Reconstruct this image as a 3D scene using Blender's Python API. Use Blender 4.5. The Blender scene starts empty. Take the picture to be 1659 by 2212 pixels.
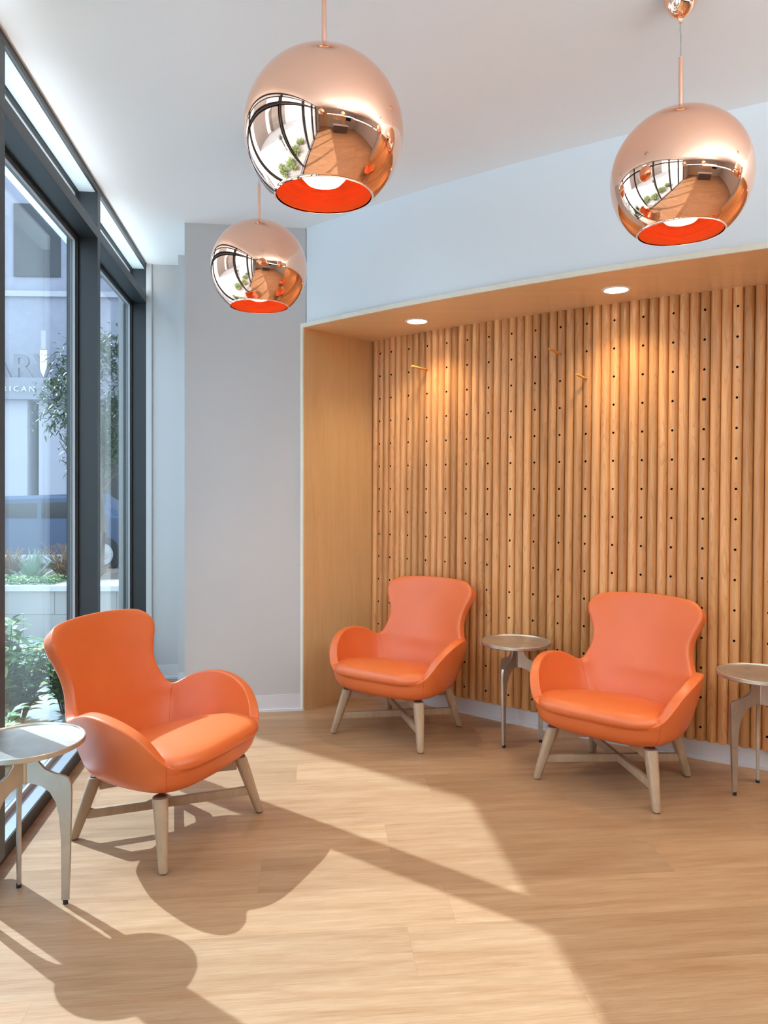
import bpy, bmesh, math, random
from mathutils import Vector, Matrix
random.seed(7)
PI = math.pi
scn = bpy.context.scene
COL = scn.collection

# ------------------------------------------------------------------ basis
# camera stands over (0,0); X = camera right, Y = camera forward, Z = up
F_PX, EYE = 1620.0, 1.39
YAW = math.radians(7.5)
DV = Vector((-math.sin(YAW), math.cos(YAW), 0))      # along the window wall, away from the camera
RV = Vector((math.cos(YAW), math.sin(YAW), 0))       # from the window into the room
CEIL = 3.03


def W(r, t, z=0.0):
    return RV * r + DV * t + Vector((0, 0, z))


# ------------------------------------------------------------------ helpers
def link(o, parent=None):
    COL.objects.link(o)
    if parent is not None:
        o.parent = parent
    return o


def obj(name, bm, mat, parent=None, smooth=None, loc=None, rotz=0.0):
    """one bmesh -> one mesh object (materials: one or a list)"""
    bmesh.ops.recalc_face_normals(bm, faces=bm.faces[:])
    me = bpy.data.meshes.new(name)
    bm.to_mesh(me)
    bm.free()
    for m in (mat if isinstance(mat, (list, tuple)) else [mat]):
        me.materials.append(m)
    if smooth is not None:
        me.shade_smooth()
        if smooth < 180:
            me.set_sharp_from_angle(angle=math.radians(smooth))
    o = bpy.data.objects.new(name, me)
    if loc is not None:
        o.location = loc
    o.rotation_euler = (0, 0, rotz)
    return link(o, parent)


def empty(name, loc=(0, 0, 0), rotz=0.0, parent=None):
    o = bpy.data.objects.new(name, None)
    o.location = loc
    o.rotation_euler = (0, 0, rotz)
    o.empty_display_size = 0.05
    return link(o, parent)


def tag(o, label, cat, group=None, kind=None):
    o['label'] = label
    o['category'] = cat
    if group:
        o['group'] = group
    if kind:
        o['kind'] = kind
    return o


def struct(o, label=None, cat=None):
    o['kind'] = 'structure'
    if label:
        o['label'] = label
    if cat:
        o['category'] = cat
    return o


def add_box(bm, c, s, rot=None):
    m = Matrix.Translation(Vector(c))
    if rot is not None:
        m = m @ rot.to_4x4()
    m = m @ Matrix.Diagonal((s[0], s[1], s[2], 1))
    return bmesh.ops.create_cube(bm, size=1.0, matrix=m)['verts']


def bevel_all(bm, w, seg=2):
    bmesh.ops.bevel(bm, geom=bm.edges[:], offset=w, segments=seg, profile=0.6, affect='EDGES', clamp_overlap=True)


ROOM_ROT = Matrix.Rotation(YAW, 3, 'Z')


def rt_box(bm, r0, r1, t0, t1, z0, z1):
    """box in room coordinates: r into the room, t along the window wall"""
    return add_box(bm, W((r0 + r1) / 2, (t0 + t1) / 2, (z0 + z1) / 2), (abs(r1 - r0), abs(t1 - t0), abs(z1 - z0)), ROOM_ROT)


def prism(bm, pts, z0, z1):
    """vertical prism over a plan polygon"""
    lo = [bm.verts.new((p[0], p[1], z0)) for p in pts]
    hi = [bm.verts.new((p[0], p[1], z1)) for p in pts]
    n = len(pts)
    bm.faces.new(lo[::-1])
    bm.faces.new(hi)
    for i in range(n):
        bm.faces.new((lo[i], lo[(i + 1) % n], hi[(i + 1) % n], hi[i]))


def lathe(bm, prof, n=48, c=(0, 0, 0), close=False):
    """revolve a (radius, z) profile about the vertical axis through c"""
    rings = []
    for r, z in prof:
        if r < 1e-6:
            rings.append([bm.verts.new((c[0], c[1], c[2] + z))])
        else:
            rings.append([bm.verts.new((c[0] + r * math.cos(2 * PI * i / n), c[1] + r * math.sin(2 * PI * i / n), c[2] + z)) for i in range(n)])
    pairs = list(zip(rings, rings[1:]))
    if close:
        pairs.append((rings[-1], rings[0]))
    for a, b in pairs:
        for i in range(n):
            j = (i + 1) % n
            if len(a) == 1 and len(b) == 1:
                continue
            if len(a) == 1:
                bm.faces.new((a[0], b[i], b[j]))
            elif len(b) == 1:
                bm.faces.new((a[i], a[j], b[0]))
            else:
                bm.faces.new((a[i], a[j], b[j], b[i]))


def tube(bm, pts, radii, n=10, cap=True):
    """round tube along a polyline; radii one number or one per point"""
    pts = [Vector(p) for p in pts]
    if not isinstance(radii, (list, tuple)):
        radii = [radii] * len(pts)
    rings = []
    up = Vector((0, 0, 1))
    for i, p in enumerate(pts):
        d = (pts[min(i + 1, len(pts) - 1)] - pts[max(i - 1, 0)]).normalized()
        a = d.cross(up)
        if a.length < 1e-3:
            a = d.cross(Vector((1, 0, 0)))
        a.normalize()
        b = d.cross(a).normalized()
        rings.append([bm.verts.new(p + (a * math.cos(2 * PI * k / n) + b * math.sin(2 * PI * k / n)) * radii[i]) for k in range(n)])
    for a, b in zip(rings, rings[1:]):
        for k in range(n):
            bm.faces.new((a[k], a[(k + 1) % n], b[(k + 1) % n], b[k]))
    if cap:
        bm.faces.new(rings[0][::-1])
        bm.faces.new(rings[-1])


def dup(root):
    """a copy of a thing with copies of its parts and their sub-parts"""
    def cp(o, parent):
        c = o.copy()
        link(c, parent)
        for ch in list(o.children):
            cp(ch, c)
        return c
    return cp(root, None)


# ------------------------------------------------------------------ materials
def new_mat(name):
    m = bpy.data.materials.new(name)
    m.use_nodes = True
    nt = m.node_tree
    b = nt.nodes['Principled BSDF']
    return m, nt, b


def N(nt, typ, **kw):
    n = nt.nodes.new(typ)
    for k, v in kw.items():
        setattr(n, k, v)
    return n


def L(nt, a, b):
    nt.links.new(a, b)


def math_n(nt, op, a, b=None):
    n = N(nt, 'ShaderNodeMath', operation=op)
    for i, v in enumerate((a, b)):
        if v is None:
            continue
        if isinstance(v, (int, float)):
            n.inputs[i].default_value = v
        else:
            L(nt, v, n.inputs[i])
    return n.outputs[0]


def mixc(nt, fac, a, b, blend='MIX'):
    n = N(nt, 'ShaderNodeMix', data_type='RGBA', blend_type=blend)
    for i, v in ((0, fac), (6, a), (7, b)):
        if isinstance(v, (int, float)):
            n.inputs[i].default_value = v
        elif isinstance(v, tuple):
            n.inputs[i].default_value = (*v, 1) if len(v) == 3 else v
        else:
            L(nt, v, n.inputs[i])
    return n.outputs[2]


def ramp(nt, fac, stops):
    n = N(nt, 'ShaderNodeValToRGB')
    e = n.color_ramp.elements
    while len(e) < len(stops):
        e.new(0.5)
    for x, (p, c) in zip(e, stops):
        x.position = p
        x.color = (*c, 1) if len(c) == 3 else c
    L(nt, fac, n.inputs[0])
    return n.outputs[0]


def noise(nt, vec, scale, detail=3.0, rough=0.5, dist=0.0):
    n = N(nt, 'ShaderNodeTexNoise')
    n.inputs['Scale'].default_value = scale
    n.inputs['Detail'].default_value = detail
    n.inputs['Roughness'].default_value = rough
    n.inputs['Distortion'].default_value = dist
    if vec is not None:
        L(nt, vec, n.inputs['Vector'])
    return n.outputs['Fac']


def mapping(nt, vec, scale=(1, 1, 1), rot=(0, 0, 0), loc=(0, 0, 0)):
    n = N(nt, 'ShaderNodeMapping')
    n.inputs['Scale'].default_value = scale
    n.inputs['Rotation'].default_value = rot
    n.inputs['Location'].default_value = loc
    L(nt, vec, n.inputs['Vector'])
    return n.outputs[0]


def bump(nt, b, height, strength, dist=0.002):
    n = N(nt, 'ShaderNodeBump')
    n.inputs['Strength'].default_value = strength
    n.inputs['Distance'].default_value = dist
    L(nt, height, n.inputs['Height'])
    L(nt, n.outputs[0], b.inputs['Normal'])


def simple(name, col, rough=0.5, metal=0.0, spec=0.5, bump_scale=None, bump_str=0.1, var=0.0):
    m, nt, b = new_mat(name)
    b.inputs['Base Color'].default_value = (*col, 1)
    b.inputs['Roughness'].default_value = rough
    b.inputs['Metallic'].default_value = metal
    b.inputs['Specular IOR Level'].default_value = spec
    tc = N(nt, 'ShaderNodeTexCoord').outputs['Object']
    if var:
        f = noise(nt, tc, 6.0, 4)
        lo = tuple(c * (1 - var) for c in col)
        hi = tuple(min(1, c * (1 + var)) for c in col)
        L(nt, ramp(nt, f, [(0.3, lo), (0.7, hi)]), b.inputs['Base Color'])
    if bump_scale:
        bump(nt, b, noise(nt, tc, bump_scale, 4), bump_str, 0.001)
    return m


def emissive(name, col, strength):
    m, nt, b = new_mat(name)
    b.inputs['Base Color'].default_value = (0.8, 0.8, 0.8, 1)
    b.inputs['Emission Color'].default_value = (*col, 1)
    b.inputs['Emission Strength'].default_value = strength
    return m


def glass_mat(name, tint=(0.93, 0.965, 0.96), ior=1.5):
    m = bpy.data.materials.new(name)
    m.use_nodes = True
    nt = m.node_tree
    nt.nodes.remove(nt.nodes['Principled BSDF'])
    out = nt.nodes['Material Output']
    tr = N(nt, 'ShaderNodeBsdfTransparent')
    tr.inputs[0].default_value = (*tint, 1)
    gl = N(nt, 'ShaderNodeBsdfGlossy')
    gl.inputs['Roughness'].default_value = 0.0
    gl.inputs['Color'].default_value = (1, 1, 1, 1)
    fr = N(nt, 'ShaderNodeFresnel')
    # both faces of the thin pane reflect like the outer one
    geo = N(nt, 'ShaderNodeNewGeometry')
    mr = N(nt, 'ShaderNodeMapRange')
    mr.inputs[3].default_value = ior
    mr.inputs[4].default_value = 1.0 / ior
    L(nt, geo.outputs['Backfacing'], mr.inputs[0])
    L(nt, mr.outputs[0], fr.inputs['IOR'])
    mx = N(nt, 'ShaderNodeMixShader')
    L(nt, fr.outputs[0], mx.inputs[0])
    L(nt, tr.outputs[0], mx.inputs[1])
    L(nt, gl.outputs[0], mx.inputs[2])
    L(nt, mx.outputs[0], out.inputs['Surface'])
    return m


def leather():
    m, nt, b = new_mat('orange_leather')
    tc = N(nt, 'ShaderNodeTexCoord').outputs['Object']
    f = noise(nt, tc, 5.0, 3)
    L(nt, ramp(nt, f, [(0.3, (0.67, 0.136, 0.031)), (0.7, (0.71, 0.155, 0.037))]), b.inputs['Base Color'])
    b.inputs['Roughness'].default_value = 0.38
    b.inputs['Specular IOR Level'].default_value = 0.6
    v = N(nt, 'ShaderNodeTexVoronoi')
    v.inputs['Scale'].default_value = 420
    L(nt, tc, v.inputs['Vector'])
    bump(nt, b, v.outputs['Distance'], 0.08, 0.0006)
    return m


def plank_floor():
    m, nt, b = new_mat('maple_plank_floor')
    tc = N(nt, 'ShaderNodeTexCoord').outputs['Object']
    p = mapping(nt, tc, rot=(0, 0, -math.radians(5.8)), loc=(0.35, 0.07, 0))
    sep = N(nt, 'ShaderNodeSeparateXYZ')
    L(nt, p, sep.inputs[0])
    PW, PL = 0.243, 1.5
    v = math_n(nt, 'DIVIDE', sep.outputs[1], PW)
    row = math_n(nt, 'FLOOR', v)
    wn = N(nt, 'ShaderNodeTexWhiteNoise', noise_dimensions='1D')
    L(nt, row, wn.inputs['W'])
    off = math_n(nt, 'MULTIPLY', wn.outputs['Value'], 5.0)
    u = math_n(nt, 'ADD', math_n(nt, 'DIVIDE', sep.outputs[0], PL), off)
    colm = math_n(nt, 'FLOOR', u)
    cid = N(nt, 'ShaderNodeCombineXYZ')
    L(nt, row, cid.inputs[0])
    L(nt, colm, cid.inputs[1])
    wn2 = N(nt, 'ShaderNodeTexWhiteNoise', noise_dimensions='2D')
    L(nt, cid.outputs[0], wn2.inputs['Vector'])
    hsh = wn2.outputs['Value']
    # grain coordinates shifted per plank
    sh = N(nt, 'ShaderNodeVectorMath', operation='SCALE')
    L(nt, wn2.outputs['Color'], sh.inputs[0])
    sh.inputs['Scale'].default_value = 37.0
    add = N(nt, 'ShaderNodeVectorMath', operation='ADD')
    L(nt, p, add.inputs[0])
    L(nt, sh.outputs[0], add.inputs[1])
    g1 = noise(nt, mapping(nt, add.outputs[0], scale=(0.9, 9, 1)), 2.2, 4, 0.6, 0.4)
    g2 = noise(nt, mapping(nt, add.outputs[0], scale=(2.5, 60, 1)), 3.0, 5, 0.65)
    # dark cathedral lines
    warp = noise(nt, mapping(nt, add.outputs[0], scale=(1.1, 5.5, 1)), 1.6, 2.5, 0.5, 0.8)
    rings = math_n(nt, 'FRACT', math_n(nt, 'MULTIPLY', warp, 13.0))
    lines = math_n(nt, 'LESS_THAN', rings, 0.07)
    patch = ramp(nt, noise(nt, mapping(nt, add.outputs[0], scale=(1.0, 3.0, 1)), 1.3, 2), [(0.50, (0, 0, 0)), (0.66, (1, 1, 1))])
    base = ramp(nt, g1, [(0.25, (0.325, 0.175, 0.084)), (0.5, (0.40, 0.242, 0.132)), (0.75, (0.46, 0.298, 0.175))])
    fine = ramp(nt, g2, [(0.32, (0.80, 0.74, 0.68)), (0.62, (1.06, 1.06, 1.06))])
    c = mixc(nt, 0.8, base, fine, 'MULTIPLY')
    tone = ramp(nt, hsh, [(0.0, (0.88, 0.85, 0.82)), (1.0, (1.08, 1.07, 1.06))])
    c = mixc(nt, 1.0, c, tone, 'MULTIPLY')
    lf = math_n(nt, 'MULTIPLY', math_n(nt, 'MULTIPLY', lines, patch), 0.42)
    c = mixc(nt, lf, c, (0.36, 0.15, 0.06))
    # joints
    def edge(x, wdt):
        fr = math_n(nt, 'FRACT', x)
        return math_n(nt, 'LESS_THAN', fr, wdt)
    j = math_n(nt, 'MAXIMUM', edge(v, 0.008), edge(u, 0.0014))
    c = mixc(nt, math_n(nt, 'MULTIPLY', j, 0.35), c, (0.25, 0.12, 0.05))
    L(nt, c, b.inputs['Base Color'])
    L(nt, ramp(nt, g2, [(0.2, (0.36,) * 3), (0.8, (0.46,) * 3)]), b.inputs['Roughness'])
    b.inputs['Specular IOR Level'].default_value = 0.45
    bump(nt, b, g2, 0.05, 0.0008)
    return m


def wood(name, lo, hi, axis='Z', scale=1.0, per_object=0.0, rough=0.4, fine_amt=0.5, rings=0.0, spec=0.5):
    """grain running along one object axis"""
    m, nt, b = new_mat(name)
    tc = N(nt, 'ShaderNodeTexCoord').outputs['Object']
    oi = N(nt, 'ShaderNodeObjectInfo').outputs['Random']
    rv = N(nt, 'ShaderNodeVectorMath', operation='ADD')
    cx = N(nt, 'ShaderNodeCombineXYZ')
    r41 = math_n(nt, 'MULTIPLY', oi, 41.0 if per_object else 0.0)
    for i in range(3):
        L(nt, r41, cx.inputs[i])
    L(nt, tc, rv.inputs[0])
    L(nt, cx.outputs[0], rv.inputs[1])
    st = {'Z': (9, 9, 0.7), 'X': (0.7, 9, 9), 'Y': (9, 0.7, 9)}[axis]
    s2 = {'Z': (60, 60, 2.2), 'X': (2.2, 60, 60), 'Y': (60, 2.2, 60)}[axis]
    g1 = noise(nt, mapping(nt, rv.outputs[0], scale=tuple(q * scale for q in st)), 1.6, 4, 0.6, 0.5)
    g2 = noise(nt, mapping(nt, rv.outputs[0], scale=tuple(q * scale for q in s2)), 2.4, 5, 0.65)
    c = ramp(nt, g1, [(0.28, lo), (0.72, hi)])
    fine = ramp(nt, g2, [(0.3, (0.82, 0.76, 0.70)), (0.65, (1.05, 1.05, 1.05))])
    c = mixc(nt, fine_amt, c, fine, 'MULTIPLY')
    if rings:
        wv = noise(nt, mapping(nt, rv.outputs[0], scale=tuple(q * scale * 0.9 for q in st)), 1.0, 1.5, 0.4, 0.6)
        fr = math_n(nt, 'FRACT', math_n(nt, 'MULTIPLY', wv, 26.0))
        ln = ramp(nt, fr, [(0.0, (1, 1, 1)), (0.35, (0, 0, 0))])
        c = mixc(nt, math_n(nt, 'MULTIPLY', ln, rings), c, tuple(q * 0.62 for q in lo))
    if per_object:
        t = ramp(nt, oi, [(0.0, (1 - per_object, 1 - per_object * 1.2, 1 - per_object * 1.5)), (0.5, (1, 1, 1)), (1.0, (1 + per_object * 0.55,) * 3)])
        c = mixc(nt, 1.0, c, t, 'MULTIPLY')
    L(nt, c, b.inputs['Base Color'])
    b.inputs['Roughness'].default_value = rough
    b.inputs['Specular IOR Level'].default_value = spec
    bump(nt, b, g2, 0.06, 0.0006)
    return m


def pewter():
    m, nt, b = new_mat('brushed_pewter')
    tc = N(nt, 'ShaderNodeTexCoord').outputs['Object']
    f = noise(nt, tc, 9.0, 5, 0.6, 0.6)
    L(nt, ramp(nt, f, [(0.3, (0.52, 0.475, 0.41)), (0.55, (0.60, 0.555, 0.485)), (0.75, (0.66, 0.615, 0.545))]), b.inputs['Base Color'])
    b.inputs['Metallic'].default_value = 0.85
    L(nt, ramp(nt, f, [(0.2, (0.42,) * 3), (0.8, (0.30,) * 3)]), b.inputs['Roughness'])
    w = N(nt, 'ShaderNodeTexVoronoi', feature='DISTANCE_TO_EDGE')
    w.inputs['Scale'].default_value = 7
    L(nt, mapping(nt, tc, rot=(0.4, 0.7, 0.2)), w.inputs['Vector'])
    bump(nt, b, noise(nt, tc, 60, 4), 0.08, 0.0006)
    return m


def copper_outer():
    m, nt, b = new_mat('copper_mirror')
    b.inputs['Base Color'].default_value = (0.97, 0.60, 0.44, 1)
    b.inputs['Metallic'].default_value = 1.0
    b.inputs['Roughness'].default_value = 0.015
    b.inputs['Specular Tint'].default_value = (1, 0.97, 0.95, 1)
    return m


M = {}
M['leather'] = leather()
M['seam'] = simple('orange_seam_thread', (0.55, 0.09, 0.02), 0.6)
M['floor'] = plank_floor()
M['wall'] = simple('grey_white_wall_paint', (0.57, 0.55, 0.545), 0.6, spec=0.3, bump_scale=220, bump_str=0.04)
M['ceiling'] = simple('ceiling_paint', (0.88, 0.875, 0.87), 0.7, spec=0.25, bump_scale=160, bump_str=0.04)
M['fascia'] = simple('skylit_wall_paint', (0.80, 0.83, 0.86), 0.6, spec=0.3, bump_scale=220, bump_str=0.04)  # same wall paint, with the skylight put into a paler, bluer colour
M['base'] = simple('vinyl_cove_base', (0.72, 0.71, 0.73), 0.45, spec=0.4)
M['dowel'] = wood('oiled_oak_dowel', (0.57, 0.258, 0.090), (0.84, 0.465, 0.205), 'Z', 1.3, 0.30, 0.27, 0.55, 0.35)
M['hole'] = simple('bore_shade_dark', (0.010, 0.005, 0.003), 0.9, spec=0.0)  # near-black colour puts the shade inside the bores
M['veneer'] = wood('oak_veneer', (0.66, 0.43, 0.21), (0.73, 0.49, 0.255), 'Z', 1.6, 0.0, 0.42, 0.35)
M['veneer_soffit'] = wood('oak_veneer_soffit', (0.80, 0.53, 0.28), (0.86, 0.60, 0.33), 'X', 1.6, 0.0, 0.30, 0.35)
M['edgeband'] = wood('pale_edge_band', (0.80, 0.73, 0.60), (0.86, 0.80, 0.68), 'X', 1.2, 0.0, 0.5, 0.25)
M['legwood'] = wood('washed_oak_leg', (0.38, 0.255, 0.155), (0.47, 0.33, 0.215), 'Z', 2.0, 0.06, 0.42, 0.35)
M['peg'] = wood('peg_wood', (0.66, 0.28, 0.06), (0.75, 0.36, 0.09), 'X', 2.0, 0.0, 0.4, 0.3)
M['pewter'] = pewter()
M['black'] = simple('black_rubber', (0.012, 0.012, 0.012), 0.6)
M['brownpad'] = simple('brown_felt_pad', (0.16, 0.075, 0.05), 0.8)
M['frame'] = simple('charcoal_aluminium', (0.030, 0.036, 0.041), 0.40, metal=0.25, spec=0.5)
M['frame_in'] = simple('glazing_bead_grey', (0.40, 0.40, 0.41), 0.4)
M['gasket'] = simple('black_gasket', (0.01, 0.012, 0.014), 0.6)
M['ledge'] = simple('satin_aluminium_ledge', (0.42, 0.45, 0.48), 0.35, metal=0.5)
M['glass'] = glass_mat('window_glass')
M['copper'] = copper_outer()
M['copper_in'] = simple('copper_inner_red', (0.90, 0.20, 0.07), 0.05, metal=0.86)
M['copper_satin'] = simple('copper_satin_rod', (0.86, 0.50, 0.36), 0.35, metal=0.8)
M['cord'] = simple('clear_grey_cord', (0.42, 0.42, 0.38), 0.4)
M['bulb'] = emissive('pendant_bulb_glow', (1.0, 0.80, 0.45), 14.0)
M['downlight'] = emissive('downlight_glow', (1.0, 0.93, 0.80), 14.0)
M['lampwhite'] = simple('lamp_trim_white', (0.85, 0.85, 0.83), 0.4)
M['panel'] = emissive('fill_uplight_glow', (0.86, 0.95, 1.0), 36.0)
M['strip'] = emissive('strip_fill_glow', (0.82, 0.95, 1.0), 8.0)

# ------------------------------------------------------------------ the curved niche wall: plan curve of the dowel fronts
S = 0.1524                       # hole rows and every third dowel: six inches
TH0, K = -0.7525, 0.0159 / S     # heading at the first drilled dowel, curvature
X0, Y0 = -0.2135 * S, 33.33 * S
RAD = 1 / K
NC = Vector((X0 - math.sin(TH0) * RAD, Y0 + math.cos(TH0) * RAD, 0))   # centre of the arc, behind the wall


def arc(s, off=0.0, z=0.0):
    """point at arc length s (from the first drilled dowel), off metres towards the room"""
    a = TH0 + K * s
    return NC + Vector((math.sin(a), -math.cos(a), 0)) * (RAD + off) + Vector((0, 0, z))


def arc_n(s):
    a = TH0 + K * s
    return Vector((math.sin(a), -math.cos(a), 0))


def arc_band(bm, s0, s1, o0, o1, z0, z1, n=40):
    rows = []
    for i in range(n + 1):
        s = s0 + (s1 - s0) * i / n
        rows.append([bm.verts.new(arc(s, o, z)) for o, z in ((o0, z0), (o1, z0), (o1, z1), (o0, z1))])
    for a, b in zip(rows, rows[1:]):
        for k in range(4):
            bm.faces.new((a[k], a[(k + 1) % 4], b[(k + 1) % 4], b[k]))
    bm.faces.new(rows[0])
    bm.faces.new(rows[-1][::-1])


SOFF, LIP = 2.40, 0.607
S_L, S_R = -0.080, 4.75          # niche ends (arc length)

# ------------------------------------------------------------------ shell of the room
bm = bmesh.new()
prism(bm, [W(-1.16, 5.9), W(-1.16, -5.8), W(6.9, -5.8), W(6.9, 6.5)], -0.12, 0.0)
struct(obj('floor', bm, M['floor']))
bm = bmesh.new()
prism(bm, [W(-1.16, 5.9), W(-1.16, -5.8), W(6.9, -5.8), W(6.9, 6.5)], CEIL, CEIL + 0.15)
struct(obj('ceiling', bm, M['ceiling']))

# back walls: column face, pilaster, recess
P_COL = W(-0.615, 4.742)
bm = bmesh.new()
rt_box(bm, -0.615, 0.128, 4.742, 5.9, 0, CEIL)
struct(obj('wall_back_column', bm, M['wall']))
bm = bmesh.new()
rt_box(bm, -0.745, -0.616, 5.40, 5.9, 0, CEIL)
struct(obj('wall_back_pilaster', bm, M['wall']))
bm = bmesh.new()
rt_box(bm, -1.20, -0.746, 5.655, 5.9, 0, CEIL)
rt_box(bm, -1.004, -0.966, 5.638, 5.66, 0, CEIL)
struct(obj('wall_back_recess', bm, M['wall']))


def cove_base(name, bmf):
    bm = bmesh.new()
    bmf(bm)
    return struct(obj(name, bm, M['base']))


def cb_rt(bm, r0, r1, t):
    rt_box(bm, r0, r1, t - 0.005, t, 0, 0.102)
    rt_box(bm, r0, r1, t - 0.016, t, 0, 0.014)


cove_base('baseboard_back_column', lambda bm: cb_rt(bm, -0.615, 0.118, 4.741))
cove_base('baseboard_back_pilaster', lambda bm: cb_rt(bm, -0.745, -0.616, 5.399))
cove_base('baseboard_back_recess', lambda bm: cb_rt(bm, -1.0, -0.746, 5.654))

# fascia above the niche and the wall that carries on past it
bm = bmesh.new()
arc_band(bm, S_L - 0.10, S_R + 0.06, LIP - 0.20, LIP - 0.035, SOFF + 0.024, CEIL, 60)
struct(obj('wall_right_fascia', bm, M['fascia']))
e0 = arc(S_R + 0.03, LIP - 0.035)
tdir = (arc(S_R + 0.04, LIP) - arc(S_R + 0.03, LIP)).normalized()
ndir = Vector((-tdir.y, tdir.x, 0))
bm = bmesh.new()
prism(bm, [e0, e0 + tdir * 2.6, e0 + tdir * 2.6 + ndir * 0.2, e0 + ndir * 0.2], 0, CEIL)
struct(obj('wall_right_beyond', bm, M['wall']))
# wall behind the dowels, and its cove base
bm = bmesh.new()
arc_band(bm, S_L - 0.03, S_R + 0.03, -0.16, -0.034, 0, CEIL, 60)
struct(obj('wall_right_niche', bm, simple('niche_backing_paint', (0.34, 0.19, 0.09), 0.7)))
bm = bmesh.new()
arc_band(bm, S_L, S_R, -0.034, -0.024, 0, 0.108, 60)
arc_band(bm, S_L, S_R, -0.034, -0.012, 0, 0.014, 60)
struct(obj('baseboard_right', bm, M['base']))

# rear and far side of the room
bm = bmesh.new()
rt_box(bm, -1.3, 6.9, -5.8, -5.6, 0, CEIL)
struct(obj('wall_rear', bm, M['wall']))
bm = bmesh.new()
rt_box(bm, 6.7, 6.9, -5.8, 6.5, 0, CEIL)
struct(obj('wall_far_right', bm, M['wall']))
bm = bmesh.new()
rt_box(bm, -1.25, -1.02, -5.8, -2.83, 0, CEIL)
struct(obj('wall_left_rear', bm, M['wall']))

# ------------------------------------------------------------------ wooden niche frame
LEAN = 0.0105                    # the dowels lean a touch off plumb


def lean(o):
    """shear a mesh along the wall so that it leans as in the photo"""
    for v in o.data.vertices:
        p = v.co + o.location
        s_dir = Vector((0.76, -0.65, 0))
        v.co += s_dir * ((p.z - EYE) * LEAN)


niche = empty('wooden_niche', arc(0, 0.3))
tag(niche, 'oak veneer niche lining with pale front edge framing the curved dowel wall', 'niche lining', kind='structure')


def in_niche(o):
    o.location = o.location - niche.location
    return o


bm = bmesh.new()
a, b_ = arc(S_L, -0.05), arc(S_L, LIP - 0.012)
tl = -(arc(S_L + 0.01) - arc(S_L)).normalized()
prism(bm, [a, b_, b_ + tl * 0.022, a + tl * 0.022], 0, SOFF)
in_niche(obj('side_panel', bm, M['veneer'], niche))
bm = bmesh.new()
arc_band(bm, S_L, S_R, -0.05, LIP - 0.012, SOFF, SOFF + 0.024, 60)
in_niche(obj('soffit_panel', bm, M['veneer_soffit'], niche))
bm = bmesh.new()
arc_band(bm, S_L - 0.022, S_R, LIP - 0.012, LIP, SOFF, SOFF + 0.026, 60)
b0, b1 = arc(S_L, LIP - 0.012), arc(S_L, LIP)
prism(bm, [b0, b1, b1 + tl * 0.022, b0 + tl * 0.022], 0, SOFF)
in_niche(obj('edge_trim', bm, M['edgeband'], niche))
bm = bmesh.new()
a, b_ = arc(S_R, -0.05), arc(S_R, LIP)
prism(bm, [a, b_, b_ - tl * 0.022, a - tl * 0.022], 0, SOFF)
in_niche(obj('side_panel', bm, M['veneer'], niche))

# ------------------------------------------------------------------ dowel wall
DR = 0.0253
D0, D1 = 0.098, SOFF
ROWS = [EYE + S * k for k in range(-8, 7)]
HOLE_R = 0.0078


def dowel_mesh(holes, skip=(), big=None):
    """round dowel; drilled ones get real bores along the front"""
    bm = bmesh.new()
    n = 28
    hz = [(k, z) for k, z in zip(range(-8, 7), ROWS) if holes and k not in skip]
    rows = [D0 + .002]
    for k, z in hz:
        rows += [z - .011, z, z + .011]
    rows.append(D1)
    grid = [[bm.verts.new((DR * math.cos(2 * PI * i / n), DR * math.sin(2 * PI * i / n), z)) for i in range(n)] for z in rows]
    low = [bm.verts.new(((DR - .002) * math.cos(2 * PI * i / n), (DR - .002) * math.sin(2 * PI * i / n), D0)) for i in range(n)]
    for i in range(n):
        bm.faces.new((low[i], low[(i + 1) % n], grid[0][(i + 1) % n], grid[0][i]))
    bm.faces.new(low[::-1])
    bm.faces.new(grid[-1])
    gap = set()
    for h in range(len(hz)):
        gap |= {1 + 3 * h, 2 + 3 * h}
    for j in range(len(rows) - 1):
        for i in range(n):
            if j in gap and 19 <= i <= 22:
                continue
            bm.faces.new((grid[j][i], grid[j][(i + 1) % n], grid[j + 1][(i + 1) % n], grid[j + 1][i]))
    for h, (k, z) in enumerate(hz):
        j = 1 + 3 * h
        outer = [grid[j][i] for i in range(19, 24)] + [grid[j + 1][23]] + [grid[j + 2][i] for i in range(23, 18, -1)] + [grid[j + 1][19]]
        rx, rz = (HOLE_R * 1.35, HOLE_R * 0.95) if big == k else (HOLE_R * .80, HOLE_R * .80)
        ring, deep = [], []
        for v in outer:
            a_ = math.atan2((v.co.z - z), v.co.x)
            x_, z_ = rx * math.cos(a_), rz * math.sin(a_)
            ring.append(bm.verts.new((x_, -math.sqrt(DR * DR - x_ * x_), z + z_)))
            deep.append(bm.verts.new((x_, -DR + .022, z + z_)))
        m_ = len(outer)
        for q in range(m_):
            p = (q + 1) % m_
            bm.faces.new((outer[q], outer[p], ring[p], ring[q]))
            bm.faces.new((ring[q], ring[p], deep[p], deep[q])).material_index = 1
        bm.faces.new(deep).material_index = 1
    bmesh.ops.recalc_face_normals(bm, faces=bm.faces[:])
    me = bpy.data.meshes.new('dowel')
    bm.to_mesh(me)
    bm.free()
    me.materials.append(M['dowel'])
    me.materials.append(M['hole'])
    me.shade_smooth()
    me.set_sharp_from_angle(angle=math.radians(35))
    return me


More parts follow.
